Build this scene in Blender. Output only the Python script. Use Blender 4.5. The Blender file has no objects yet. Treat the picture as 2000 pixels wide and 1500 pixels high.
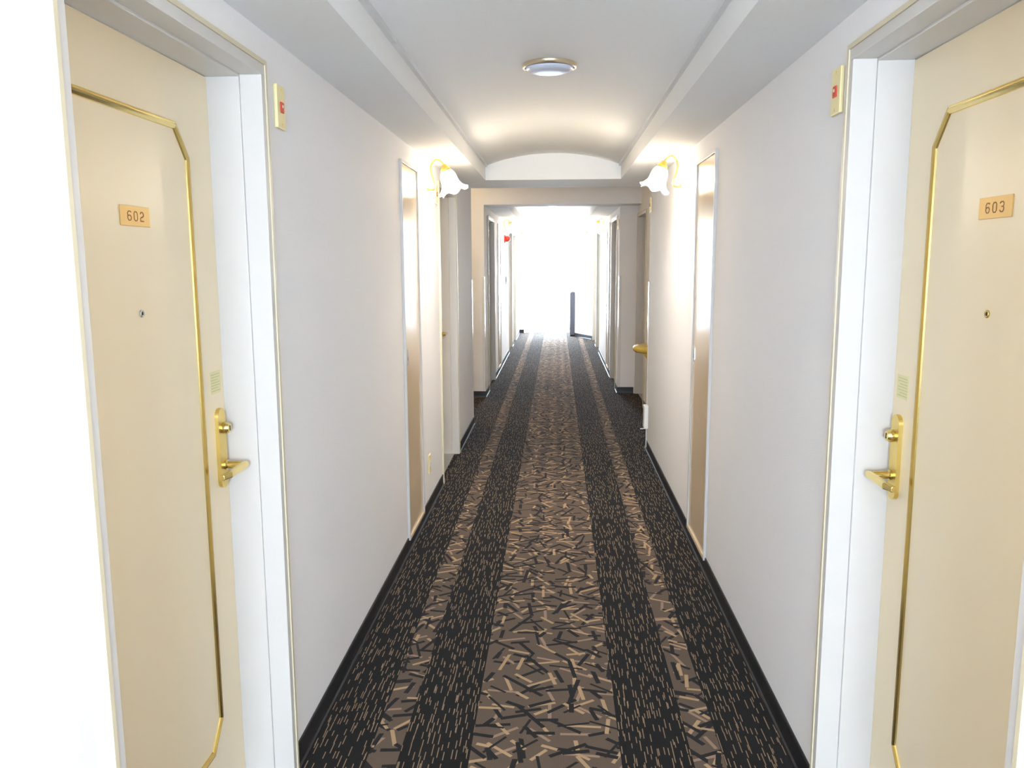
import bpy, bmesh, math, random
from mathutils import Vector, Matrix
random.seed(7)
scene = bpy.context.scene
C = scene.collection
PI = math.pi

# ------------------------------------------------------------------ camera
F_PX, YAW, PITCH, ROLL, CAM_H = 1600.7, -0.05512, 0.14820, -0.0051, 1.55
cy, sy, cp, sp = math.cos(YAW), math.sin(YAW), math.cos(PITCH), math.sin(PITCH)
fwd = Vector((sy*cp, cy*cp, -sp)); rgt = Vector((cy, -sy, 0)); upv = rgt.cross(fwd)
cr, sr = math.cos(ROLL), math.sin(ROLL)
r2 = rgt*cr + upv*sr; u2 = upv*cr - rgt*sr
cam_d = bpy.data.cameras.new('camera'); cam = bpy.data.objects.new('camera', cam_d); C.objects.link(cam)
m = Matrix((r2, u2, -fwd)).transposed().to_4x4(); m.translation = (0, 0, CAM_H); cam.matrix_world = m
cam_d.sensor_width = 36; cam_d.lens = 36*F_PX/2000; cam_d.clip_start = 0.02
scene.camera = cam

# ------------------------------------------------------------------ world, exposure
SKY = 25.0
w = bpy.data.worlds.new('World'); scene.world = w; w.use_nodes = True
bg = w.node_tree.nodes['Background']; bg.inputs[0].default_value = (0.71, 0.85, 1.04, 1); bg.inputs[1].default_value = SKY
vs = scene.view_settings
vs.view_transform = 'Standard'; vs.look = 'None'; vs.gamma = 1; vs.use_curve_mapping = False; vs.exposure = 1.50

SCONCE_W = 19.0          # watts of each wall lamp bulb
SCONCE_COL = (1.0, 0.93, 0.82)

# ------------------------------------------------------------------ materials
def srgb(r, g, b):
    f = lambda c: (c/255/12.92) if c/255 <= 0.04045 else ((c/255+0.055)/1.055)**2.4
    return (f(r), f(g), f(b), 1)
class NT:
    def __init__(s, name):
        s.m = bpy.data.materials.new(name); s.m.use_nodes = True; s.t = s.m.node_tree
        s.b = s.t.nodes['Principled BSDF']; s.out = s.t.nodes['Material Output']
    def n(s, typ, **kw):
        x = s.t.nodes.new(typ)
        for k, v in kw.items(): setattr(x, k, v)
        return x
    def l(s, a, b): s.t.links.new(a, b)
    def math(s, op, a, b=None, clamp=False):
        x = s.n('ShaderNodeMath', operation=op); x.use_clamp = clamp
        for i, v in enumerate((a, b)):
            if v is None: continue
            if isinstance(v, (int, float)): x.inputs[i].default_value = v
            else: s.l(v, x.inputs[i])
        return x.outputs[0]
    def mix(s, fac, a, b):
        x = s.n('ShaderNodeMix', data_type='RGBA')
        for i, v in ((0, fac), (6, a), (7, b)):
            if isinstance(v, (int, float, tuple)): x.inputs[i].default_value = v
            else: s.l(v, x.inputs[i])
        return x.outputs[2]
    def coord(s):
        return s.n('ShaderNodeTexCoord').outputs['Object']
    def noise(s, scale, detail=2, vec=None, rough=.5):
        x = s.n('ShaderNodeTexNoise'); x.inputs['Scale'].default_value = scale; x.inputs['Detail'].default_value = detail
        x.inputs['Roughness'].default_value = rough
        s.l(vec if vec is not None else s.coord(), x.inputs['Vector']); return x
    def bump(s, h, strength, dist=.001):
        x = s.n('ShaderNodeBump'); x.inputs['Strength'].default_value = strength; x.inputs['Distance'].default_value = dist
        s.l(h, x.inputs['Height']); s.l(x.outputs[0], s.b.inputs['Normal'])

def plain(name, col, rough=.5, metal=0.0, var=.04, scale=8, bump=0.0, bscale=300, spec=.5, coat=0.0):
    t = NT(name)
    nz = t.noise(scale, 3)
    a = tuple(c*(1-var) for c in col[:3])+(1,); b = tuple(min(1, c*(1+var)) for c in col[:3])+(1,)
    t.l(t.mix(nz.outputs[0], a, b), t.b.inputs['Base Color'])
    t.b.inputs['Roughness'].default_value = rough; t.b.inputs['Metallic'].default_value = metal
    t.b.inputs['Specular IOR Level'].default_value = spec; t.b.inputs['Coat Weight'].default_value = coat
    t.b.inputs['Coat Roughness'].default_value = .1
    if bump: t.bump(t.noise(bscale, 2).outputs[0], bump)
    return t.m
def wallpaper(name, col):
    t = NT(name); co = t.coord()
    mp = t.n('ShaderNodeMapping'); mp.inputs['Scale'].default_value = (1, 1, .12); t.l(co, mp.inputs[0])
    mp2 = t.n('ShaderNodeMapping'); mp2.inputs['Scale'].default_value = (.15, .15, 1); t.l(co, mp2.inputs[0])
    n1 = t.noise(260, 2, mp.outputs[0]); n2 = t.noise(320, 2, mp2.outputs[0]); n3 = t.noise(1.2, 3)
    h = t.math('ADD', n1.outputs[0], n2.outputs[0])
    v = t.math('MULTIPLY', h, .5)
    a = tuple(c*.95 for c in col[:3])+(1,); b = tuple(min(1, c*1.05) for c in col[:3])+(1,)
    c1 = t.mix(v, a, b); c2 = t.mix(n3.outputs[0], tuple(c*.97 for c in col[:3])+(1,), tuple(min(1, c*1.02) for c in col[:3])+(1,))
    t.l(t.mix(.4, c1, c2), t.b.inputs['Base Color']); t.b.inputs['Roughness'].default_value = .75
    t.b.inputs['Specular IOR Level'].default_value = .3
    t.bump(h, .35, .0012); return t.m

def carpet():
    t = NT('patterned_carpet'); co = t.coord()
    sep = t.n('ShaderNodeSeparateXYZ'); t.l(co, sep.inputs[0]); X, Y = sep.outputs[0], sep.outputs[1]
    ax = t.math('ABSOLUTE', t.math('SUBTRACT', X, -.033))
    centre = t.math('LESS_THAN', ax, .239)
    nar = t.math('MULTIPLY', t.math('GREATER_THAN', ax, .464), t.math('LESS_THAN', ax, .562))
    band = t.math('ADD', centre, nar, clamp=True)
    def sticks(scale, off, hl, hw, keep, rand=.85, sx=1.0, sy_=1.0, rotate=True):
        mp = t.n('ShaderNodeMapping'); mp.inputs['Location'].default_value = (off, off*1.7, 0)
        mp.inputs['Scale'].default_value = (sx, sy_, 0); t.l(co, mp.inputs[0])
        v = t.n('ShaderNodeTexVoronoi', voronoi_dimensions='2D', feature='F1'); v.inputs['Scale'].default_value = scale
        v.inputs['Randomness'].default_value = rand; t.l(mp.outputs[0], v.inputs['Vector'])
        vm = t.n('ShaderNodeVectorMath', operation='SUBTRACT'); t.l(mp.outputs[0], vm.inputs[0]); t.l(v.outputs['Position'], vm.inputs[1])
        s2 = t.n('ShaderNodeSeparateColor'); t.l(v.outputs['Color'], s2.inputs[0])
        vec = vm.outputs[0]
        if rotate:
            ang = t.math('MULTIPLY', s2.outputs[0], 2*PI)
            vr = t.n('ShaderNodeVectorRotate', rotation_type='Z_AXIS'); t.l(vec, vr.inputs['Vector']); t.l(ang, vr.inputs['Angle']); vec = vr.outputs[0]
        s3 = t.n('ShaderNodeSeparateXYZ'); t.l(vec, s3.inputs[0])
        u = t.math('LESS_THAN', t.math('ABSOLUTE', s3.outputs[0]), hw)
        ln = t.math('MULTIPLY', t.math('ADD', t.math('MULTIPLY', s2.outputs[1], .6), .55), hl)
        vv = t.math('LESS_THAN', t.math('ABSOLUTE', s3.outputs[1]), ln)
        k = t.math('LESS_THAN', s2.outputs[2], keep)
        return t.math('MULTIPLY', t.math('MULTIPLY', u, vv), k)
    dark = srgb(36, 34, 35); tan = srgb(172, 143, 110); rose = srgb(150, 124, 106)
    nz = t.noise(420, 2); nzl = t.noise(3, 2)
    base_b = t.mix(nz.outputs[0], srgb(88, 75, 64), srgb(114, 98, 84))
    rib = t.math('ADD', t.math('MULTIPLY', t.math('SINE', t.math('MULTIPLY', X, 2*PI/.0042)), .5), .5)
    base_b = t.mix(t.math('MULTIPLY', rib, .3), base_b, srgb(64, 54, 46))
    c = base_b
    c = t.mix(sticks(7.6, 3.1, .064, .0062, .85, .4), c, rose)
    c = t.mix(sticks(8.3, 11.7, .060, .0078, .95, .45), c, dark)
    c = t.mix(sticks(7.1, 5.3, .066, .0062, .8, .4), c, tan)
    c = t.mix(sticks(9.6, 31.1, .050, .0070, .6, .45), c, tan)
    c = t.mix(sticks(5.6, 23.9, .092, .0080, .9, .4), c, dark)
    c = t.mix(sticks(7.9, 57.7, .062, .0050, .8, .45), c, dark)
    c = t.mix(sticks(10.5, 83.3, .045, .0088, .65, .45), c, dark)
    base_d = t.mix(nz.outputs[0], srgb(16, 15, 16), srgb(29, 27, 27))
    d = sticks(1.0, 0.37, .42, .085, .8, .85, 58, 15, False)
    e = sticks(1.0, 7.77, .36, .075, .3, .9, 58, 17, False)
    dash = t.math('MAXIMUM', d, e)
    dk = t.mix(dash, base_d, t.mix(nzl.outputs[0], srgb(128, 107, 84), srgb(160, 136, 108)))
    t.l(t.mix(band, dk, c), t.b.inputs['Base Color'])
    t.b.inputs['Roughness'].default_value = .95; t.b.inputs['Specular IOR Level'].default_value = .06
    t.b.inputs['Sheen Weight'].default_value = .05; t.b.inputs['Sheen Roughness'].default_value = .5
    t.bump(t.noise(700, 2).outputs[0], .6, .002)
    return t.m

M = {}
M['wall'] = wallpaper('woven_wallpaper', srgb(238, 236, 236))
M['ceil'] = wallpaper('ceiling_paper', srgb(237, 237, 236))
M['carpet'] = carpet()
M['base'] = plain('black_vinyl', srgb(32, 32, 35), .4, var=.08)
M['frame'] = plain('white_enamel', srgb(206, 202, 197), .35, var=.02)
M['trimcream'] = plain('cream_enamel', srgb(214, 203, 174), .35, var=.02)
M['door'] = plain('cream_door_paint', srgb(236, 219, 186), .33, var=.015, scale=3, bump=.05, bscale=120)
M['panel'] = plain('glossy_beige_steel', srgb(224, 203, 172), .16, var=.02, scale=2, spec=.7)
M['brass'] = plain('polished_brass', srgb(224, 200, 128), .2, 1.0, var=.05, scale=30)
M['satinbrass'] = plain('satin_brass', srgb(226, 200, 122), .34, 1.0, var=.04, scale=40)
M['nickel'] = plain('champagne_nickel', srgb(214, 200, 172), .3, 1.0, var=.04)
M['gilt'] = plain('lamp_gilt_brass', srgb(192, 160, 84), .32, .9, var=.05, scale=40)
M['plate'] = plain('gilt_number_plate', srgb(224, 186, 116), .4, .35, var=.05, scale=25)
M['digit'] = plain('engraved_brown', srgb(146, 112, 76), .6)
M['ivory'] = plain('ivory_plastic', srgb(236, 222, 168), .4, var=.02)
M['white'] = plain('white_plastic', srgb(240, 239, 236), .4, var=.02)
M['red'] = plain('red_lens', srgb(206, 62, 44), .2, var=.1, scale=60)
M['sticker'] = plain('pale_green_film', srgb(222, 214, 164), .5, var=.03)
M['stickerline'] = plain('olive_print', srgb(190, 182, 128), .6)
M['dark'] = plain('dark_glass', srgb(40, 36, 32), .1)
M['steel'] = plain('brushed_steel', srgb(196, 196, 196), .3, 1.0)
M['alu'] = plain('pale_aluminium', srgb(225, 226, 228), .35, .6)
M['guard'] = plain('clear_corner_guard', srgb(226, 223, 220), .12, var=.02)
M['diff'] = plain('frosted_acrylic', srgb(214, 222, 240), .25, var=.06, scale=14)
M['yellow'] = plain('yellow_lacquer', srgb(232, 196, 92), .22, var=.04, coat=.3)
M['grey'] = plain('slate_grey_plastic', srgb(84, 86, 98), .45)
M['beige'] = plain('beige_sill', srgb(222, 200, 170), .4)
M['doorwhite'] = plain('white_door_steel', srgb(236, 238, 240), .3, var=.01)

def glass_mat():
    t = NT('window_glass'); t.t.nodes.remove(t.b)
    tr = t.n('ShaderNodeBsdfTransparent'); gl = t.n('ShaderNodeBsdfGlossy'); gl.inputs['Roughness'].default_value = .02
    nz = t.noise(2, 2)
    t.l(t.mix(nz.outputs[0], (.95, .97, .97, 1), (.98, 1, 1, 1)), tr.inputs[0])
    mx = t.n('ShaderNodeMixShader'); mx.inputs[0].default_value = .06
    t.l(tr.outputs[0], mx.inputs[1]); t.l(gl.outputs[0], mx.inputs[2]); t.l(mx.outputs[0], t.out.inputs[0]); return t.m
M['glass'] = glass_mat()
def shade_mat():
    # opal glass: part of the bulb's light goes straight through, the glass itself glows
    t = NT('opal_glass'); t.t.nodes.remove(t.b)
    tr = t.n('ShaderNodeBsdfTransparent'); tr.inputs[0].default_value = (1, .97, .92, 1)
    tl = t.n('ShaderNodeBsdfTranslucent'); tl.inputs[0].default_value = (.95, .9, .8, 1)
    em = t.n('ShaderNodeEmission'); em.inputs[1].default_value = 1.0
    nz = t.noise(20, 2); t.l(t.mix(nz.outputs[0], (1, .86, .62, 1), (1, .92, .76, 1)), em.inputs[0])
    # thicker, milkier glass towards the neck
    sp3 = t.n('ShaderNodeSeparateXYZ'); t.l(t.coord(), sp3.inputs[0])
    mr = t.n('ShaderNodeMapRange'); mr.inputs['From Min'].default_value = .03; mr.inputs['From Max'].default_value = .105
    mr.inputs['To Min'].default_value = .45; mr.inputs['To Max'].default_value = .90; t.l(sp3.outputs[2], mr.inputs['Value'])
    t.l(t.math('MULTIPLY', t.math('SUBTRACT', 1.25, mr.outputs[0]), 1.25), em.inputs[1])
    m1 = t.n('ShaderNodeMixShader'); t.l(mr.outputs[0], m1.inputs[0]); t.l(tr.outputs[0], m1.inputs[1]); t.l(tl.outputs[0], m1.inputs[2])
    ad = t.n('ShaderNodeAddShader'); t.l(m1.outputs[0], ad.inputs[0]); t.l(em.outputs[0], ad.inputs[1]); t.l(ad.outputs[0], t.out.inputs[0]); return t.m
M['shade'] = shade_mat()
def emit(name, col, s):
    t = NT(name); t.b.inputs['Emission Strength'].default_value = s; t.b.inputs['Roughness'].default_value = .3
    nz = t.noise(10); t.l(t.mix(nz.outputs[0], tuple(c*.97 for c in col[:3])+(1,), col), t.b.inputs['Emission Color']); return t.m
M['bulb'] = emit('lit_bulb', (1, .88, .66, 1), 8)
M['sign'] = emit('lit_sign_face', (.95, 1, .97, 1), 3)
M['lens'] = emit('lit_downlight', (1, .9, .7, 1), 6)

# ------------------------------------------------------------------ mesh helpers
def obj(name, bm, mat, parent=None, smooth=False, bevel=0.0):
    if bevel: 
        bmesh.ops.bevel(bm, geom=bm.edges[:], offset=bevel, segments=2, affect='EDGES', profile=.5)
    bmesh.ops.recalc_face_normals(bm, faces=bm.faces[:])
    me = bpy.data.meshes.new(name); bm.to_mesh(me); bm.free()
    me.materials.append(M[mat] if isinstance(mat, str) else mat)
    if smooth:
        for p in me.polygons: p.use_smooth = True
    o = bpy.data.objects.new(name, me); C.objects.link(o)
    if parent: o.parent = parent
    return o
def auto_smooth(o, deg=40):
    me = o.data
    for p in me.polygons: p.use_smooth = True
    b = bmesh.new(); b.from_mesh(me)
    for e in b.edges:
        if len(e.link_faces) == 2 and e.calc_face_angle(0) > math.radians(deg): e.smooth = False
    b.to_mesh(me); b.free(); return o
def bx(bm, x0, x1, y0, y1, z0, z1):
    if x0 > x1: x0, x1 = x1, x0
    if y0 > y1: y0, y1 = y1, y0
    v = [bm.verts.new((x, y, z)) for x in (x0, x1) for y in (y0, y1) for z in (z0, z1)]
    for f in ((0,1,3,2),(4,6,7,5),(0,4,5,1),(2,3,7,6),(0,2,6,4),(1,5,7,3)): bm.faces.new([v[i] for i in f])
    return bm
def box(*a): return bx(bmesh.new(), *a)
def extrude_y(pts, y0, y1, bm=None):
    bm = bm or bmesh.new(); n = len(pts)
    a = [bm.verts.new((x, y0, z)) for x, z in pts]; b = [bm.verts.new((x, y1, z)) for x, z in pts]
    bm.faces.new(a); bm.faces.new(b[::-1])
    for i in range(n): bm.faces.new((a[i], b[i], b[(i+1) % n], a[(i+1) % n]))
    return bm
def extrude_x(pts, x0, x1, bm=None):       # pts (y,z)
    bm = bm or bmesh.new(); n = len(pts)
    a = [bm.verts.new((x0, y, z)) for y, z in pts]; b = [bm.verts.new((x1, y, z)) for y, z in pts]
    bm.faces.new(a); bm.faces.new(b[::-1])
    for i in range(n): bm.faces.new((a[i], b[i], b[(i+1) % n], a[(i+1) % n]))
    return bm
def tube(pts, rad, seg=10, closed=False, bm=None, cap=True):
    bm = bm or bmesh.new(); pts = [Vector(p) for p in pts]; n = len(pts); rings = []
    rads = rad if isinstance(rad, (list, tuple)) else [rad]*n
    prev = None
    for i, p in enumerate(pts):
        if closed: t = (pts[(i+1) % n]-p).normalized()+(p-pts[i-1]).normalized()
        else: t = pts[min(i+1, n-1)]-pts[max(i-1, 0)]
        t.normalize()
        if prev is None:
            a = Vector((1, 0, 0)) if abs(t.x) < .9 else Vector((0, 0, 1)); a = (a-t*a.dot(t)).normalized()
        else: a = (prev-t*prev.dot(t)).normalized()
        prev = a; b = t.cross(a)
        rings.append([bm.verts.new(p+(a*math.cos(2*PI*k/seg)+b*math.sin(2*PI*k/seg))*rads[i]) for k in range(seg)])
    for i in range(n if closed else n-1):
        r0, r1 = rings[i], rings[(i+1) % n]
        for k in range(seg): bm.faces.new((r0[k], r0[(k+1) % seg], r1[(k+1) % seg], r1[k]))
    if cap and not closed: bm.faces.new(rings[0][::-1]); bm.faces.new(rings[-1])
    return bm
def catmull(P, per=6):
    P = [Vector(p) for p in P]; out = []
    for i in range(len(P)-1):
        p0, p1, p2, p3 = P[max(i-1, 0)], P[i], P[i+1], P[min(i+2, len(P)-1)]
        for k in range(per):
            t = k/per
            out.append(.5*((2*p1)+(p2-p0)*t+(2*p0-5*p1+4*p2-p3)*t*t+(3*p1-p0-3*p2+p3)*t**3))
    return out+[P[-1]]
def lathe(prof, axis_mat=None, seg=32, rim=None, bm=None):   # prof (r, h); rim(theta, i)->(scale, dh)
    bm = bm or bmesh.new(); rings = []
    for i, (r, h) in enumerate(prof):
        ring = []
        for k in range(seg):
            th = 2*PI*k/seg; s, dh = rim(th, i) if rim else (1, 0)
            p = Vector((r*s*math.cos(th), r*s*math.sin(th), h+dh))
            ring.append(bm.verts.new(axis_mat @ p if axis_mat else p))
        rings.append(ring)
    for i in range(len(rings)-1):
        for k in range(seg): bm.faces.new((rings[i][k], rings[i][(k+1) % seg], rings[i+1][(k+1) % seg], rings[i+1][k]))
    if prof[0][0] > 0: bm.faces.new(rings[0][::-1])
    if prof[-1][0] > 0: bm.faces.new(rings[-1])
    bmesh.ops.remove_doubles(bm, verts=bm.verts[:], dist=1e-5)
    return bm
def tag(o, label, cat, group=None, kind=None):
    o['label'] = label; o['category'] = cat
    if group: o['group'] = group
    if kind: o['kind'] = kind
    return o
def struct(name, bm, mat, label, cat):
    return tag(obj(name, bm, mat), label, cat, kind='structure')
def empty(name, loc=(0, 0, 0), rz=0):
    o = bpy.data.objects.new(name, None); C.objects.link(o); o.location = loc; o.rotation_euler = (0, 0, rz); o.empty_display_size = .1
    return o

# ------------------------------------------------------------------ layout (metres; y runs down the corridor from the camera)
XL, XR = -.800, .750            # near corridor walls
FL, FR = -.820, .720            # far corridor walls
SOF = 2.172                     # soffit underside
SL, SR = -.553, .485            # inner soffit edges
VE, VC = 2.279, 2.369           # vault spring and crown
HEAD = 2.045                    # clear door height
TOP = 2.75
Y0, YEND = -2.6, 17.95
LOB0, LOB1 = 7.15, 9.30         # lift lobby between the two corridors
TH = .30                        # wall thickness

struct('floor', box(-3.4, 1.5, Y0-.2, YEND+.2, -.12, 0), 'carpet', 'dark patterned carpet runner with taupe stick pattern bands on the corridor floor', 'floor')

# walls: (name, side, x, [(y0,y1,opening)])
def wall_run(side, x, y0, y1, openings, zt=TOP, where=''):
    s = -1 if side == 'left' else 1
    cur = y0
    for a, b in sorted(openings)+[(y1, y1)]:
        if a-cur > .005:
            struct('wall_'+side, box(x, x+s*TH, cur, a, 0, zt), 'wall', f'pale woven wallpaper wall on the {side} {where}', 'wall')
        if b > a:
            struct('wall_'+side, box(x, x+s*TH, a, b, HEAD+.012, zt), 'wall', f'wallpaper strip above a door on the {side} {where}', 'wall')
        cur = b
OPEN_L = [(1.346, 2.249), (5.60, 6.50)]
OPEN_R = [(1.284, 2.200)]
OPEN_FL = [(9.83, 10.73), (14.05, 14.95), (15.40, 16.30)]
OPEN_FR = [(10.02, 10.92), (14.05, 14.95), (15.40, 16.30)]
wall_run('left', XL, Y0, 7.75, OPEN_L, where='side of the near corridor')
wall_run('right', XR, Y0, 6.80, OPEN_R, where='side of the near corridor')
wall_run('left', FL, LOB1, YEND+.2, OPEN_FL, where='side of the far corridor')
wall_run('right', FR, 9.65, YEND+.2, OPEN_FR, where='side of the far corridor')
# lobby walls
LX, RX = -3.0, .93
struct('wall_left', box(LX-.2, LX, 7.45, 9.6, 0, TOP), 'wall', 'pale wall closing the side lobby on the left', 'wall')
struct('wall_left', box(LX, XL-TH, 7.45, 7.75, 0, TOP), 'wall', 'pale lobby wall behind the second left door', 'wall')
struct('wall_left', box(LX, FL-TH, LOB1, LOB1+.3, 0, TOP), 'wall', 'pale lobby wall facing the camera left of the far corridor', 'wall')
OPEN_LOB = (8.74, 9.62)
struct('wall_right', box(RX, RX+TH, 6.80, OPEN_LOB[0], 0, TOP), 'wall', 'set back wall on the right of the lobby', 'wall')
struct('wall_right', box(RX, RX+TH, OPEN_LOB[0], 9.65, HEAD+.012, TOP), 'wall', 'wallpaper strip above the lobby door on the right', 'wall')
# end and back walls
def wall_with_hole(name, x0, x1, ya, yb, hx0, hx1, hz0, hz1, label):
    bm = bmesh.new()
    bx(bm, x0, hx0, ya, yb, 0, TOP); bx(bm, hx1, x1, ya, yb, 0, TOP); bx(bm, hx0, hx1, ya, yb, hz1, TOP)
    if hz0 > 0: bx(bm, hx0, hx1, ya, yb, 0, hz0)
    return struct(name, bm, 'wall', label, 'wall')
wall_with_hole('wall_end', FL, FR, YEND, YEND+.2, -.72, .34, 0, 2.20, 'pale end wall around the bright glazed door')
wall_with_hole('wall_back', XL, XR, Y0-.2, Y0, -.605, .555, .80, 2.0, 'pale wall with an added window at the near end of the corridor')
# slanted pier to the right of the end door
pier = bmesh.new()
pp = [(.372, 17.12), (.372, YEND), (FR, YEND), (FR, 16.43), (.70, 16.43)]
a = [pier.verts.new((x, y, 0)) for x, y in pp]; b = [pier.verts.new((x, y, TOP)) for x, y in pp]
pier.faces.new(a); pier.faces.new(b[::-1])
for i in range(5): pier.faces.new((a[i], b[i], b[(i+1) % 5], a[(i+1) % 5]))
struct('wall_end', pier, 'wall', 'slanted pale pier standing right of the glazed end door', 'wall')

# ceilings
def vault(y0, y1, xl, xr, label):
    n = 24; xc = (xl+xr)/2; hw = (xr-xl)/2; pts = []
    rise = VC-VE; R = (hw*hw+rise*rise)/(2*rise); zc = VC-R
    for i in range(n+1):
        x = xl+(xr-xl)*i/n; pts.append((x, zc+math.sqrt(R*R-(x-xc)**2)))
    pts += [(xr, TOP), (xl, TOP)]
    o = obj('ceiling', extrude_y(pts, y0, y1), 'ceil'); auto_smooth(o, 30)
    return tag(o, label, 'ceiling', kind='structure')
def soffits(y0, y1, wl, sl, sr, wr, where):
    struct('ceiling', box(wl, sl, y0, y1, SOF, TOP), 'ceil', f'flat soffit along the left wall of the {where}', 'ceiling')
    struct('ceiling', box(sr, wr, y0, y1, SOF, TOP), 'ceil', f'flat soffit along the right wall of the {where}', 'ceiling')
VEND = 6.463
vault(Y0, VEND, SL, SR, 'shallow barrel vault ceiling of the near corridor')
soffits(Y0, LOB0, XL, SL, SR, XR, 'near corridor')
struct('ceiling', box(SL, SR, VEND, LOB0, SOF, TOP), 'ceil', 'bulkhead closing the near barrel vault', 'ceiling')
struct('ceiling', box(LX, RX+TH, LOB0, LOB1, 2.46, TOP), 'ceil', 'flat ceiling of the side lobby', 'ceiling')
struct('ceiling', box(FL, RX, LOB1, 9.66, SOF+.006, TOP), 'wall', 'wallpapered beam above the mouth of the far corridor', 'ceiling')
FSL, FSR = SL-.022, SR-.022
vault(9.66, YEND, FSL, FSR, 'shallow barrel vault ceiling of the far corridor')
soffits(9.66, YEND, FL, FSL, FSR, FR, 'far corridor')
struct('ceiling', box(XR, RX, 6.80, LOB0, SOF, TOP), 'ceil', 'small soffit at the corner of the lobby', 'ceiling')

# raceway strips where the vault meets the soffits
tn = [0]
def trim(bm, mat, label, cat='trim'):
    tn[0] += 1
    return struct(f'trim_{tn[0]}', bm, mat, label, cat)
def raceway(x, s, y0, y1, label):
    tn[0] += 1
    e = empty(f'trim_{tn[0]}', (x, y0, VE)); tag(e, label, 'trim', kind='structure')
    n = max(1, round((y1-y0)/1.9)); L = (y1-y0)/n
    for i in range(n):
        a = i*L; b = (i+1)*L-.006
        obj('strip', box(0, s*.018, a, b, -.010, .008), 'alu', e)
raceway(SL, 1, Y0, VEND, 'thin pale metal strip along the left edge of the near vault')
raceway(SR, -1, Y0, VEND, 'thin pale metal strip along the right edge of the near vault')

# baseboards
BH = .075
def baseboard(side, p0, p1, nrm, label):
    # p0,p1 wall line points (x,y); nrm = direction into the room
    prof = [(0, BH), (.004, BH), (.006, BH-.004), (.006, .024), (.008, .010), (.013, .004), (.014, 0), (0, 0)]
    bm = bmesh.new(); A = [bm.verts.new((p0[0]+nrm[0]*d, p0[1]+nrm[1]*d, z)) for d, z in prof]
    B = [bm.verts.new((p1[0]+nrm[0]*d, p1[1]+nrm[1]*d, z)) for d, z in prof]
    n = len(prof); bm.faces.new(A); bm.faces.new(B[::-1])
    for i in range(n): bm.faces.new((A[i], B[i], B[(i+1) % n], A[(i+1) % n]))
    return struct('baseboard_'+side, bm, 'base', label, 'baseboard')
T = .03
def bb_run(side, x, y0, y1, openings, where):
    s = 1 if side == 'left' else -1; cur = y0
    for a, b in sorted(openings)+[(y1+T, y1+T)]:
        if a-T-cur > .02: baseboard(side, (x, cur), (x, a-T), (s, 0), f'black vinyl baseboard on the {side} wall {where}')
        cur = b+T
bb_run('left', XL, Y0, 7.75, OPEN_L, 'of the near corridor')
bb_run('right', XR, Y0, 6.80, OPEN_R, 'of the near corridor')
bb_run('left', FL, LOB1, YEND, OPEN_FL, 'of the far corridor')
bb_run('right', FR, 9.65, 16.43, OPEN_FR, 'of the far corridor')
baseboard('left', (LX, LOB1), (FL+.006, LOB1), (0, -1), 'black vinyl baseboard on the lobby wall facing the camera')
baseboard('right', (FR-.006, 9.65), (.905, 9.65), (0, -1), 'black vinyl baseboard at the right mouth of the far corridor')
baseboard('right', (RX, 6.80), (RX, OPEN_LOB[0]-T), (-1, 0), 'black vinyl baseboard on the set back lobby wall')
dv = Vector((.70-.372, 16.43-17.12)).normalized()
baseboard('end', (.372, 17.12), (.70, 16.43), (dv.y, -dv.x), 'black vinyl baseboard on the slanted pier')
baseboard('end', (FL, YEND), (-.725, YEND), (0, -1), 'short black vinyl baseboard left of the end door')

# corner guards
def guard(x, y, sx, sy_, label):
    h = 1.38; bm = bmesh.new(); t = .003; wd = .03
    bx(bm, x, x+sx*t, y-sy_*0, y-sy_*wd, BH, h); bx(bm, x+sx*t, x-sx*wd, y, y+sy_*t, BH, h)
    return trim(bm, 'guard', label, 'corner guard')
guard(XL, 7.75, 1, 1, 'pale plastic corner guard at the left lobby corner of the near corridor')
guard(XR, 6.80, -1, 1, 'pale plastic corner guard at the right lobby corner of the near corridor')
guard(FL, LOB1, 1, -1, 'pale plastic corner guard at the left mouth of the far corridor')
guard(FR, 9.65, -1, -1, 'pale plastic corner guard at the right mouth of the far corridor')

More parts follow.
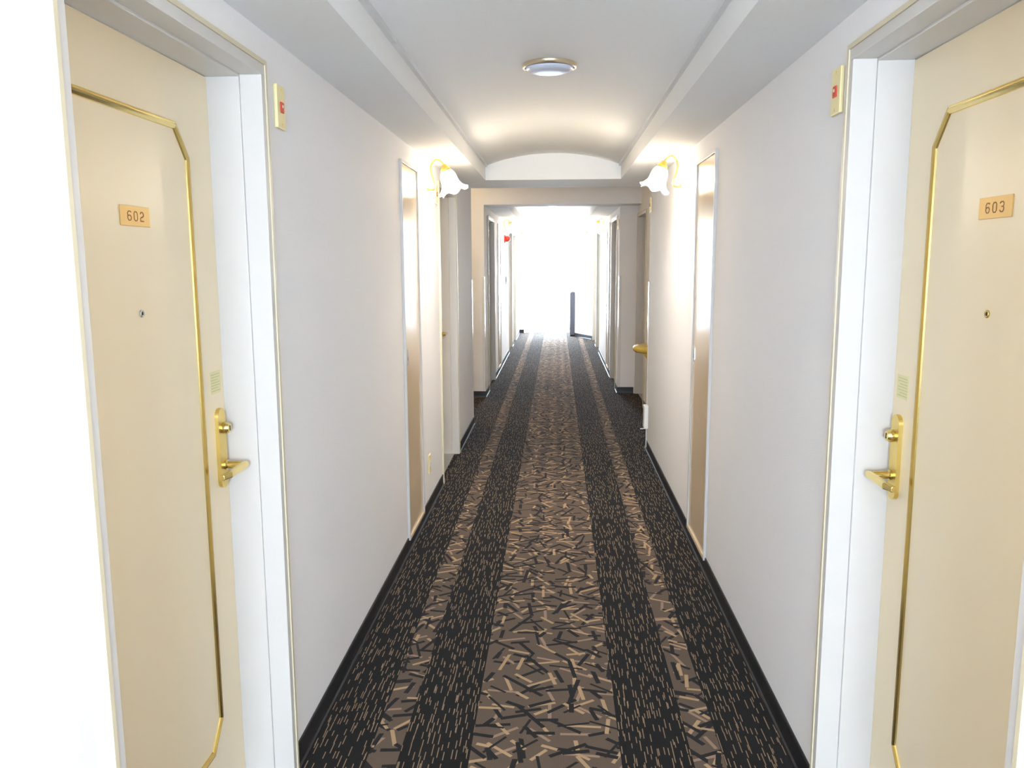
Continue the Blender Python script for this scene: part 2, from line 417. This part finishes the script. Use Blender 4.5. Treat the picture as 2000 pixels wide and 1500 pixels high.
# ------------------------------------------------------------------ guest room doors
GLY = {'6': [[(1,.92),(.75,1),(.25,1),(0,.8),(0,.2),(.25,0),(.75,0),(1,.2),(1,.38),(.75,.56),(.25,.56),(0,.4)]],
       '0': [[(.25,0),(.75,0),(1,.2),(1,.8),(.75,1),(.25,1),(0,.8),(0,.2),(.25,0)]],
       '2': [[(0,.8),(.25,1),(.75,1),(1,.8),(1,.6),(.75,.48),(.25,.42),(0,.25),(0,0),(1,0)]],
       '3': [[(0,.85),(.25,1),(.75,1),(1,.82),(1,.65),(.75,.52),(.4,.52)],[(.75,.52),(1,.4),(1,.18),(.75,0),(.25,0),(0,.15)]]}
dn = [0]
def guest_door(side, x, y0, y1, label, number=None, detail=True, hinge_far=False):
    """recessed door: wall plane x, opening y0..y1, seen from the corridor"""
    s = 1 if side == 'left' else -1        # into the corridor
    dn[0] += 1
    W = y1-y0; D = .139
    e = empty(f'door_{dn[0]}', (x, y0, 0)); tag(e, label, 'door', kind='structure')
    X = lambda d: s*d                       # d>0 into corridor, <0 into the recess
    # frame: outer casing, inner stop, for each jamb and head
    fr = bmesh.new()
    for ya, yb, yc in ((-.022, .004, .010), (W+.022, W-.004, W-.010)):
        bx(fr, X(.010), X(-.050), ya, yb, 0, HEAD+.004)
        bx(fr, X(-.050), X(-D-.05), ya, yc, 0, HEAD-.002)
    bx(fr, X(.010), X(-.050), -.022, W+.022, HEAD+.004, HEAD+.032)
    bx(fr, X(-.050), X(-D-.05), -.0215, W+.0215, HEAD-.002, HEAD+.030)
    obj('frame', fr, 'frame', e, bevel=.0015)
    ed = bmesh.new()   # cream outer lip on the wall face
    bx(ed, X(0), X(.013), -.034, -.022, 0, HEAD+.044); bx(ed, X(0), X(.013), W+.022, W+.034, 0, HEAD+.044); bx(ed, X(0), X(.013), -.022, W+.022, HEAD+.032, HEAD+.044)
    obj('frame_lip', ed, 'trimcream', e)
    obj('leaf', box(X(-D), X(-D-.04), .011, W-.011, .006, HEAD-.004), 'door', e)
    obj('threshold', box(X(-.03), X(-D-.05), .011, W-.011, 0, .005), 'steel', e)
    # brass moulding ring
    m0, m1, zb, zt, cy_, cz = .158, W-.158, .215, 1.885, .063, .074
    ring = [(m0+cy_, zb), (m1-cy_, zb), (m1, zb+cz), (m1, zt-cz), (m1-cy_, zt), (m0+cy_, zt), (m0, zt-cz), (m0, zb+cz)]
    bm = bmesh.new(); n = len(ring); rows = []
    cyc, czc = W/2, (zb+zt)/2
    for i in range(n):
        p = Vector(ring[i]); a = (Vector(ring[i])-Vector(ring[i-1])).normalized(); b = (Vector(ring[(i+1) % n])-p).normalized()
        nrm = (Vector((a.y, -a.x))+Vector((b.y, -b.x))); nrm = nrm/ (nrm.length**2/2)
        rows.append([bm.verts.new((X(-D+h), p.x+nrm.x*o, p.y+nrm.y*o)) for o, h in ((-.010, 0), (-.009, .004), (-.004, .008), (.002, .006), (.004, .0035), (.007, .005), (.009, .003), (.010, 0))])
    for i in range(n):
        r0, r1 = rows[i], rows[(i+1) % n]
        for k in range(len(r0)-1): bm.faces.new((r0[k], r0[k+1], r1[k+1], r1[k]))
    obj('moulding', bm, 'brass', e)
    if not detail: return e
    hx = W-.059                               # lock side is the far side
    # number plate
    if number:
        pc = .4635
        pl = obj('number_plate', box(X(-D), X(-D+.003), pc-.064, pc+.064, 1.632, 1.676), 'plate', e, bevel=.001)
        hgt = .0195; w1 = hgt*.74; gap = hgt*.66; tot = len(number)*w1+(len(number)-1)*gap
        for i, ch in enumerate(number):
            bm = bmesh.new()
            for poly in GLY[ch]:
                pts = [(X(-D+.0028), pc+s*(-tot/2+i*(w1+gap)+u*w1), 1.654-hgt/2+v*hgt) for u, v in poly]
                tube(pts, .0015, 6, bm=bm)
            obj('digit', bm, 'digit', pl)
    # peephole
    pm = Matrix.Translation((X(-D), .4635, 1.438)) @ Matrix.Rotation(s*PI/2, 4, 'Y')
    ph = obj('peephole', lathe([(.0085, 0), (.0085, .003), (.0065, .004), (.005, .003)], pm, 20), 'brass' if number == '603' else 'steel', e, True)
    obj('lens', lathe([(.005, .002), (.0035, .0035), (0, .004)], pm, 16), 'dark', ph, True)
    # notice sticker
    st = obj('notice_sticker', box(X(-D), X(-D+.0008), W-.098, W-.030, 1.195, 1.256), 'sticker', e)
    ln = bmesh.new()
    for k in range(7):
        zz = 1.247-k*.0075
        bx(ln, X(-D+.0008), X(-D+.0011), W-.092, W-.037-(.012 if k % 3 == 2 else 0), zz, zz+.0016)
    obj('printed_lines', ln, 'stickerline', st)
    # lock plate with rounded ends
    zc, hl, hw = 1.040, .113, .0235
    out = []
    for k in range(13): a = PI*k/12; out.append((hx+hw*math.cos(a), zc+hl-hw+hw*math.sin(a)))
    for k in range(13): a = PI+PI*k/12; out.append((hx+hw*math.cos(a), zc-hl+hw+hw*math.sin(a)))
    lp = obj('lock_plate', extrude_x(out, X(-D), X(-D+.011)), 'satinbrass', e)
    lm = Matrix.Translation((X(-D+.010), hx+.004, 1.096)) @ Matrix.Rotation(s*PI/2, 4, 'Y')
    cyl = obj('lock_cylinder', lathe([(.0165, 0), (.0165, .012), (.0145, .016), (.012, .020), (.0, .021)], lm, 24), 'brass', lp); auto_smooth(cyl)
    obj('keyhole', box(X(-D+.0305), X(-D+.0318), hx+.0025, hx+.0055, 1.089, 1.103), 'dark', lp)
    hz = .990
    sm = Matrix.Translation((X(-D+.010), hx+.006, hz)) @ Matrix.Rotation(s*PI/2, 4, 'Y')
    hd = obj('handle', lathe([(.014, 0), (.014, .006), (.0105, .010), (.0105, .050), (0, .050)], sm, 20), 'brass', lp); auto_smooth(hd)
    # lever bar, running from the spindle towards the hinge side
    lv = bmesh.new(); xo = -D+.066
    prof = [(-.010, -.006), (-.010, .004), (-.006, .007), (.006, .007), (.010, .004), (.010, -.006)]
    path = [(hx+.018, hz), (hx-.002, hz), (hx-.05, hz), (hx-.10, hz-.001), (hx-.128, hz-.003)]
    rows = []
    for i, (yy, zz) in enumerate(path):
        k = (.85, 1, 1, .95, .8)[i]; inn = (0, 0, 0, 0, -.010)[i]
        rows.append([lv.verts.new((X(xo+q*1.0+inn), yy, zz+p_*k)) for p_, q in prof])
    for i in range(len(rows)-1):
        for k in range(6): lv.faces.new((rows[i][k], rows[i][(k+1) % 6], rows[i+1][(k+1) % 6], rows[i+1][k]))
    lv.faces.new(rows[0]); lv.faces.new(rows[-1][::-1])
    obj('lever', lv, 'brass', lp, bevel=.0015)
    return e

guest_door('left', XL, *OPEN_L[0], 'cream guest room door with brass octagonal moulding and number 602', '602')
guest_door('right', XR, *OPEN_R[0], 'cream guest room door with brass octagonal moulding and number 603', '603')
guest_door('left', XL, *OPEN_L[1], 'recessed cream door just past the left wall lamp and lobby corner')
guest_door('right', RX, *OPEN_LOB, 'cream door on the set back lobby wall beyond the yellow shelf')
guest_door('left', FL, *OPEN_FL[0], 'first recessed door on the left of the far corridor')
guest_door('right', FR, *OPEN_FR[0], 'first recessed door on the right of the far corridor')
guest_door('left', FL, *OPEN_FL[1], 'recessed door on the left of the far corridor past the red alarm lamp', detail=False)
guest_door('right', FR, *OPEN_FR[1], 'recessed door on the right of the far corridor past the far wall lamp', detail=False)
guest_door('left', FL, *OPEN_FL[2], 'last recessed door on the left before the bright end door', detail=False)
guest_door('right', FR, *OPEN_FR[2], 'last recessed door on the right before the slanted pier', detail=False)

# ------------------------------------------------------------------ flush access panels (service shafts)
def access_panel(side, x, y0, y1, label, latch_far):
    s = 1 if side == 'left' else -1; dn[0] += 1; W = y1-y0; X = lambda d: s*d
    e = empty(f'door_{dn[0]}', (x, y0, 0)); tag(e, label, 'door', kind='structure')
    z0, z1 = .060, 2.068; f = .016
    bm = bmesh.new()
    bx(bm, X(0), X(.014), 0, f, z0, z1); bx(bm, X(0), X(.014), W-f, W, z0, z1); bx(bm, X(0), X(.014), f, W-f, z1-f, z1)
    obj('frame', bm, 'frame', e, bevel=.001)
    obj('sill', box(X(0), X(.013), f, W-f, z0, z0+.018), 'beige', e)
    obj('leaf', box(X(0), X(.006), f+.002, W-f-.002, z0+.020, z1-f-.002), 'panel', e)
    yl = W-.06 if latch_far else .075
    out = [(yl+.011*math.cos(a), 1.05+.03*(1 if math.sin(a) >= 0 else -1)+.011*math.sin(a)) for a in [2*PI*k/24+.001 for k in range(24)]]
    l = obj('latch', extrude_x(out, X(.006), X(.009)), 'steel', e)
    obj('keyhole', box(X(.009), X(.0095), yl-.002, yl+.002, 1.03, 1.05), 'dark', l)
    return e
access_panel('left', XL, 4.222, 4.72, 'tall glossy beige access panel in a white frame before the left wall lamp', False)
access_panel('right', XR, 3.985, 4.52, 'tall glossy beige access panel in a white frame before the right wall lamp', True)
access_panel('left', FL, 11.40, 11.90, 'narrow access panel on the left wall of the far corridor', False)
access_panel('right', FR, 11.35, 11.85, 'narrow access panel on the right wall of the far corridor', True)

# ------------------------------------------------------------------ end door and added back window
def end_door():
    dn[0] += 1
    e = empty(f'door_{dn[0]}', (-.19, YEND, 0)); tag(e, 'bright glazed white end door with transom and grey bottom rail', 'door', kind='structure')
    L, R_ = -.53, .53
    bm = bmesh.new()
    bx(bm, L, L+.04, -.02, .12, 0, 2.20); bx(bm, R_-.04, R_, -.02, .12, 0, 2.20); bx(bm, L+.04, R_-.04, -.02, .12, 2.16, 2.20); bx(bm, L+.04, R_-.04, -.02, .12, 2.03, 2.075)
    bx(bm, .375, .42, -.02, .12, 0, 2.03)
    obj('frame', bm, 'doorwhite', e, bevel=.002)
    lf = bmesh.new(); a, b = L+.045, .37
    bx(lf, a, a+.07, .03, .07, .01, 2.025); bx(lf, b-.07, b, .03, .07, .01, 2.025); bx(lf, a+.07, b-.07, .03, .07, .01, .14); bx(lf, a+.07, b-.07, .03, .07, 1.955, 2.025)
    leaf = obj('leaf', lf, 'doorwhite', e, bevel=.002)
    obj('pane', box(a+.07, b-.07, .046, .052, .14, 1.955), 'glass', leaf)
    obj('transom_pane', box(L+.04, R_-.04, .046, .052, 2.075, 2.16), 'glass', e)
    obj('side_pane', box(.42, R_-.04, .046, .052, .0, 2.03), 'glass', e)
    h = bmesh.new(); bx(h, b-.05, b-.02, .024, .03, 1.03, 1.19); tube([(b-.035, .03, 1.11), (b-.035, -.02, 1.11), (b-.14, -.025, 1.11)], .009, 10, bm=h)
    obj('handle', h, 'steel', leaf)
    c = bmesh.new(); bx(c, b-.24, b-.03, -.01, .03, 1.965, 2.02); bx(c, b-.20, b-.18, -.03, -.01, 2.02, 2.035)
    cl = obj('door_closer', c, 'alu', leaf, bevel=.003)
    obj('closer_arm', tube([(b-.19, -.02, 2.03), (b-.05, -.05, 2.04), (b-.02, -.02, 2.05)], .006, 6), 'alu', leaf)
end_door()
def unseen_fill_window():  # unseen window, added and sized to give bluish daylight fill from behind the camera
    e = empty('fill_window_1', (-.025, Y0, 0)); tag(e, 'plain white framed window, unseen, added for fill light at the near end of the corridor', 'window', kind='structure')
    bm = bmesh.new(); a, b, z0, z1 = -.58, .58, .80, 2.0
    for q in ((a, a+.05, z0, z1), (b-.05, b, z0, z1), (a+.05, b-.05, z0, z0+.05), (a+.05, b-.05, z1-.05, z1), (-.025, .025, z0+.05, z1-.05)):
        bx(bm, q[0], q[1], -.14, -.06, q[2], q[3])
    obj('window_frame', bm, 'doorwhite', e)
    for q in ((a+.05, -.025), (.025, b-.05)): obj('pane', box(q[0], q[1], -.105, -.1, z0+.05, z1-.05), 'glass', e)
    obj('window_sill', box(a-.03, b+.03, -.06, .04, z0-.025, z0), 'frame', e)
unseen_fill_window()
# sampling portals for the sky in the end door and the added back window
for nm, loc, rx, sx, sy_ in (('end_door_portal', (-.19, YEND+.16, 1.1), -PI/2, 1.06, 2.2), ('fill_window_portal', (-.025, Y0-.16, 1.40), PI/2, 1.16, 1.2)):
    ld = bpy.data.lights.new(nm, 'AREA'); ld.shape = 'RECTANGLE'; ld.size = sx; ld.size_y = sy_
    lo = bpy.data.objects.new(nm, ld); C.objects.link(lo); lo.location = loc; lo.rotation_euler = (rx, 0, 0)
    ld.cycles.is_portal = True

# ------------------------------------------------------------------ wall lamps
def make_sconce():
    e = empty('wall_lamp')
    # local: +x out of the wall, z up, origin at the plate centre
    pm = Matrix.Rotation(PI/2, 4, 'Y')
    bm = lathe([(.034, 0), (.034, .006), (.029, .012), (.016, .016), (0, .017)], pm, 28)
    for v in bm.verts: v.co.z *= 1.95
    auto_smooth(obj('wall_plate', bm, 'white', e), 50)
    arm = catmull([(.012, 0, 0), (.040, 0, -.004), (.062, 0, .003), (.066, 0, .022), (.052, 0, .060), (.040, 0, .105), (.044, 0, .145), (.072, 0, .172), (.104, 0, .160), (.122, 0, .130)], 6)
    obj('arm', tube(arm, .0050, 10), 'gilt', e, True)
    obj('arm_collar', lathe([(.009, .012), (.011, .018), (.009, .026), (.006, .028)], pm, 18), 'gilt', e, True)
    ax = Vector((.36, 0, -1)).normalized(); q = ax.to_track_quat('Z', 'Y').to_matrix().to_4x4()
    hm = Matrix.Translation((.119, 0, .140)) @ q
    obj('shade_holder', lathe([(.007, -.004), (.016, 0), (.018, .012), (.028, .020), (.031, .026), (.031, .040), (.027, .041)], hm, 24), 'gilt', e, True)
    outer = [(.028, .034), (.036, .042), (.044, .055), (.049, .072), (.051, .090), (.052, .105), (.055, .120), (.061, .134), (.069, .146), (.076, .155), (.083, .161), (.088, .164)]
    inner = [(r-.0035, h) for r, h in outer[::-1]]
    bm = bmesh.new()
    def ringset(prof, ks):
        out = []
        for (r, h), k in zip(prof, ks):
            out.append([bm.verts.new(hm @ Vector((r*(1+.10*k*math.sin(6*t))*math.cos(t), r*(1+.10*k*math.sin(6*t))*math.sin(t), h+.010*k*math.cos(6*t)))) for t in [2*PI*j/48 for j in range(48)]])
        return out
    ks = [max(0, (i-5)/6) for i in range(12)]
    R1 = ringset(outer, ks)+ringset(inner, ks[::-1])
    for i in range(len(R1)-1):
        for j in range(48): bm.faces.new((R1[i][j], R1[i][(j+1) % 48], R1[i+1][(j+1) % 48], R1[i+1][j]))
    obj('glass_shade', bm, 'shade', e, True)
    obj('bulb', lathe([(0, .036), (.010, .036), (.012, .055), (.019, .072), (.022, .090), (.017, .106), (0, .113)], hm, 20), 'bulb', e, True)
    return e
sc0 = make_sconce()
def copy_tree(o, parent=None):
    c = o.copy(); C.objects.link(c); c.parent = parent
    for ch in list(o.children): copy_tree(ch, c)
    return c
def sconce(o, x, y, z, rz, label):
    o.location = (x, y, z); o.rotation_euler = (0, 0, rz)
    tag(o, label, 'wall lamp', 'tulip shade wall lamps along the corridor')
    ld = bpy.data.lights.new('bulb_light', 'POINT'); ld.energy = SCONCE_W; ld.color = SCONCE_COL; ld.shadow_soft_size = .03
    lo = bpy.data.objects.new('bulb_light', ld); C.objects.link(lo); lo.parent = o; lo.location = (.155, 0, .038)
spots = [(XL, 5.03, 1.985, 0, 'lit tulip shade brass wall lamp high above the ivory power outlet'),
         (XR, 5.03, 1.990, PI, 'lit tulip shade brass wall lamp facing the lamp above the power outlet'),
         (XL, .12, 1.985, 0, 'lit tulip shade brass wall lamp before door 602, by the added back window'),
         (XR, .12, 1.990, PI, 'lit tulip shade brass wall lamp on the wall of door 603, by the added back window'),
         (FL, 12.2, 1.99, 0, 'lit tulip shade brass wall lamp above the red alarm lamp in the far corridor'),
         (FR, 12.2, 1.99, PI, 'lit tulip shade brass wall lamp facing the red alarm lamp across the far corridor'),
         (FL, 16.5, 1.99, 0, 'lit tulip shade brass wall lamp by the end door, opposite the slanted pier'),
         (FR-.01, 16.38, 1.99, PI, 'lit tulip shade brass wall lamp beside the slanted pier')]
cps = [sc0]+[copy_tree(sc0) for _ in spots[1:]]
for o, sp_ in zip(cps, spots): sconce(o, *sp_)

# ------------------------------------------------------------------ ceiling lamps
def ceiling_lamp(x, y, z, label):
    e = empty('ceiling_lamp', (x, y, z)); tag(e, label, 'ceiling light', 'round ceiling lights in the vaults')
    obj('rim', lathe([(.103, .0), (.104, -.010), (.107, -.014), (.112, -.012), (.116, 0), (.116, .012), (.103, .012)], None, 48), 'nickel', e, True)
    obj('diffuser', lathe([(.104, -.008), (.098, -.018), (.08, -.025), (.05, -.029), (0, -.031)], None, 40), 'diff', e, True)
ceiling_lamp(-.034, 3.60, VC-.006, 'round brass rimmed ceiling light with pale frosted glass, unlit, in the near vault')
ceiling_lamp(-.056, 12.1, VC-.006, 'round brass rimmed ceiling light in the far vault')
# lobby downlight
e = empty('lobby_lamp', (-1.75, 8.45, 2.46)); tag(e, 'round lit ceiling lamp in the side lobby', 'ceiling light')
obj('rim', lathe([(.10, 0), (.10, -.02), (.12, -.022), (.125, 0)], None, 32), 'white', e, True)
obj('lens', lathe([(.10, -.01), (.06, -.022), (0, -.026)], None, 32), 'lens', e, True)
ld = bpy.data.lights.new('lobby_light', 'POINT'); ld.energy = 9; ld.color = (1, .74, .42); ld.shadow_soft_size = .08
lo = bpy.data.objects.new('lobby_light', ld); C.objects.link(lo); lo.parent = e; lo.location = (0, 0, -.12)

# ------------------------------------------------------------------ wall plates, outlet, boxes
def call_plate(side, x, y, z, label, w_=.072, h=.120):
    s = 1 if side == 'left' else -1
    e = empty('call_plate', (x, y, z)); tag(e, label, 'wall plate', 'ivory call plates beside the doors')
    obj('plate', box(0, s*.011, -w_/2, w_/2, -h/2, h/2), 'ivory', e, bevel=.003)
    r = obj('lamp_lens', box(s*.011, s*.015, -.013, .013, -.016, .014), 'red', e, bevel=.002)
    obj('lens_mark', lathe([(.005, 0), (.004, .0012), (0, .0014)], Matrix.Translation((s*.015, 0, .002)) @ Matrix.Rotation(s*PI/2, 4, 'Y'), 14), 'trimcream', r)
    for zz in (.048, -.048):
        obj('screw', lathe([(.0035, 0), (.003, .0012), (0, .0015)], Matrix.Translation((s*.011, 0, zz)) @ Matrix.Rotation(s*PI/2, 4, 'Y'), 12), 'satinbrass', e)
call_plate('left', XL, 2.398, 1.990, 'ivory wall plate with red lamp by door 602, on the wall with the power outlet')
call_plate('right', XR, 2.318, 1.994, 'ivory wall plate with red lamp by door 603, facing the plate of the opposite room')
call_plate('left', XL, 5.475, 1.990, 'ivory wall plate with red lamp just behind the lamp above the power outlet')
call_plate('right', XR, 6.735, 1.992, 'ivory wall plate with red lamp high above the small white wall box')
call_plate('right', FR, 9.80, 1.972, 'ivory wall plate with red lamp at the far corridor, beyond the yellow shelf')

e = empty('wall_outlet', (XL, 4.985, .298)); tag(e, 'ivory power outlet low on the wall under a tulip wall lamp', 'outlet')
obj('plate', box(0, .008, -.035, .035, -.058, .058), 'ivory', e, bevel=.002)
so = obj('socket', box(.008, .010, -.014, .014, -.022, .022), 'white', e, bevel=.001)
for yy in (-.006, .006): obj('slot', box(.0100, .0104, yy-.001, yy+.001, -.004, .006), 'dark', so)

e = empty('wall_box', (XR, 6.70, .185)); tag(e, 'small white plastic box low on the wall at the lobby corner before the yellow shelf', 'box')
obj('housing', box(0, -.034, -.05, .05, 0, .19), 'white', e, bevel=.006)
obj('pin', tube([(-.010, 0, -.005), (-.060, 0, -.008)], .005, 8), 'white', e)
obj('cord', tube([(-.008, 0, .004), (-.010, 0, -.03), (-.009, 0, -.10), (-.010, .0, -.165)], .004, 8), 'white', e)

e = empty('alarm_lamp', (FL, 12.92, 1.90)); tag(e, 'red domed alarm lamp on the wall of the far corridor', 'alarm')
am = Matrix.Rotation(PI/2, 4, 'Y')
obj('base', lathe([(.062, 0), (.062, .014), (.05, .02), (0, .02)], am, 28), 'red', e)
obj('dome', lathe([(.045, .02), (.043, .05), (.034, .075), (.018, .088), (0, .092)], am, 28), 'red', e, True)
e = empty('wall_switch', (FL, 13.2, 1.255)); tag(e, 'dark narrow switch plate under the red alarm lamp', 'switch')
obj('plate', box(0, .012, -.045, .045, -.06, .06), 'grey', e, bevel=.003)
obj('rocker', box(.012, .016, -.018, .018, -.03, .03), 'dark', e, bevel=.001)

# hanging exit sign
e = empty('exit_sign', (-.055, 15.5, 2.01)); tag(e, 'white lit box sign hanging from the far vault before the end door', 'sign')
obj('housing', box(-.105, .105, -.03, .03, 0, .25), 'white', e, bevel=.004)
obj('face', box(-.097, .097, -.034, -.030, .008, .242), 'sign', e)
obj('stem', tube([(0, 0, .25), (0, 0, VC-2.01+.005)], .012, 10), 'white', e)

# yellow half-round wall shelf in the lobby
e = empty('wall_shelf', (RX, 7.80, .69)); tag(e, 'rounded yellow shelf on the set back lobby wall by the corner', 'shelf')
bm = bmesh.new(); rows = []
prof = [(.0, .075), (.15, .075), (.188, .070), (.204, .058), (.210, .040), (.204, .020), (.188, .006), (.15, 0), (0, 0)]
for k in range(25):
    a = PI/2+PI*k/24; rows.append([bm.verts.new((r*math.cos(a), r*math.sin(a), z)) for r, z in prof])
for i in range(24):
    for j in range(len(prof)-1): bm.faces.new((rows[i][j], rows[i][j+1], rows[i+1][j+1], rows[i+1][j]))
bm.faces.new(rows[0]); bm.faces.new(rows[-1][::-1])
bmesh.ops.remove_doubles(bm, verts=bm.verts[:], dist=1e-5)
auto_smooth(obj('top', bm, 'yellow', e), 50)
obj('bracket', extrude_y([(0, 0), (-.12, 0), (-.10, -.03), (-.03, -.12), (0, -.14)], -.02, .02), 'yellow', e)

# slim dark appliance by the end door
e = empty('trouser_press', (.318, 17.22, 0)); tag(e, 'slim dark grey upright press standing beside the bright end door', 'appliance')
out = [(-.05, .03), (-.05, .87), (-.042, .90), (-.025, .922), (0, .928), (.035, .928), (.045, .92), (.048, .03)]
bm = bmesh.new(); a = [bm.verts.new((x, -.10, z)) for x, z in out]; b = [bm.verts.new((x, .40, z)) for x, z in out]; n = len(out)
bm.faces.new(a); bm.faces.new(b[::-1])
for i in range(n): bm.faces.new((a[i], b[i], b[(i+1) % n], a[(i+1) % n]))
obj('body', bm, 'grey', e, bevel=.004)
obj('foot', box(-.045, .048, -.11, .41, 0, .03), 'dark', e, bevel=.004)
for zz in (.735, .165): obj('knob', lathe([(.010, 0), (.010, .02), (.020, .024), (.020, .036), (0, .04)], Matrix.Translation((-.05, -.06, zz)) @ Matrix.Rotation(-PI/2, 4, 'Y'), 16), 'dark', e)
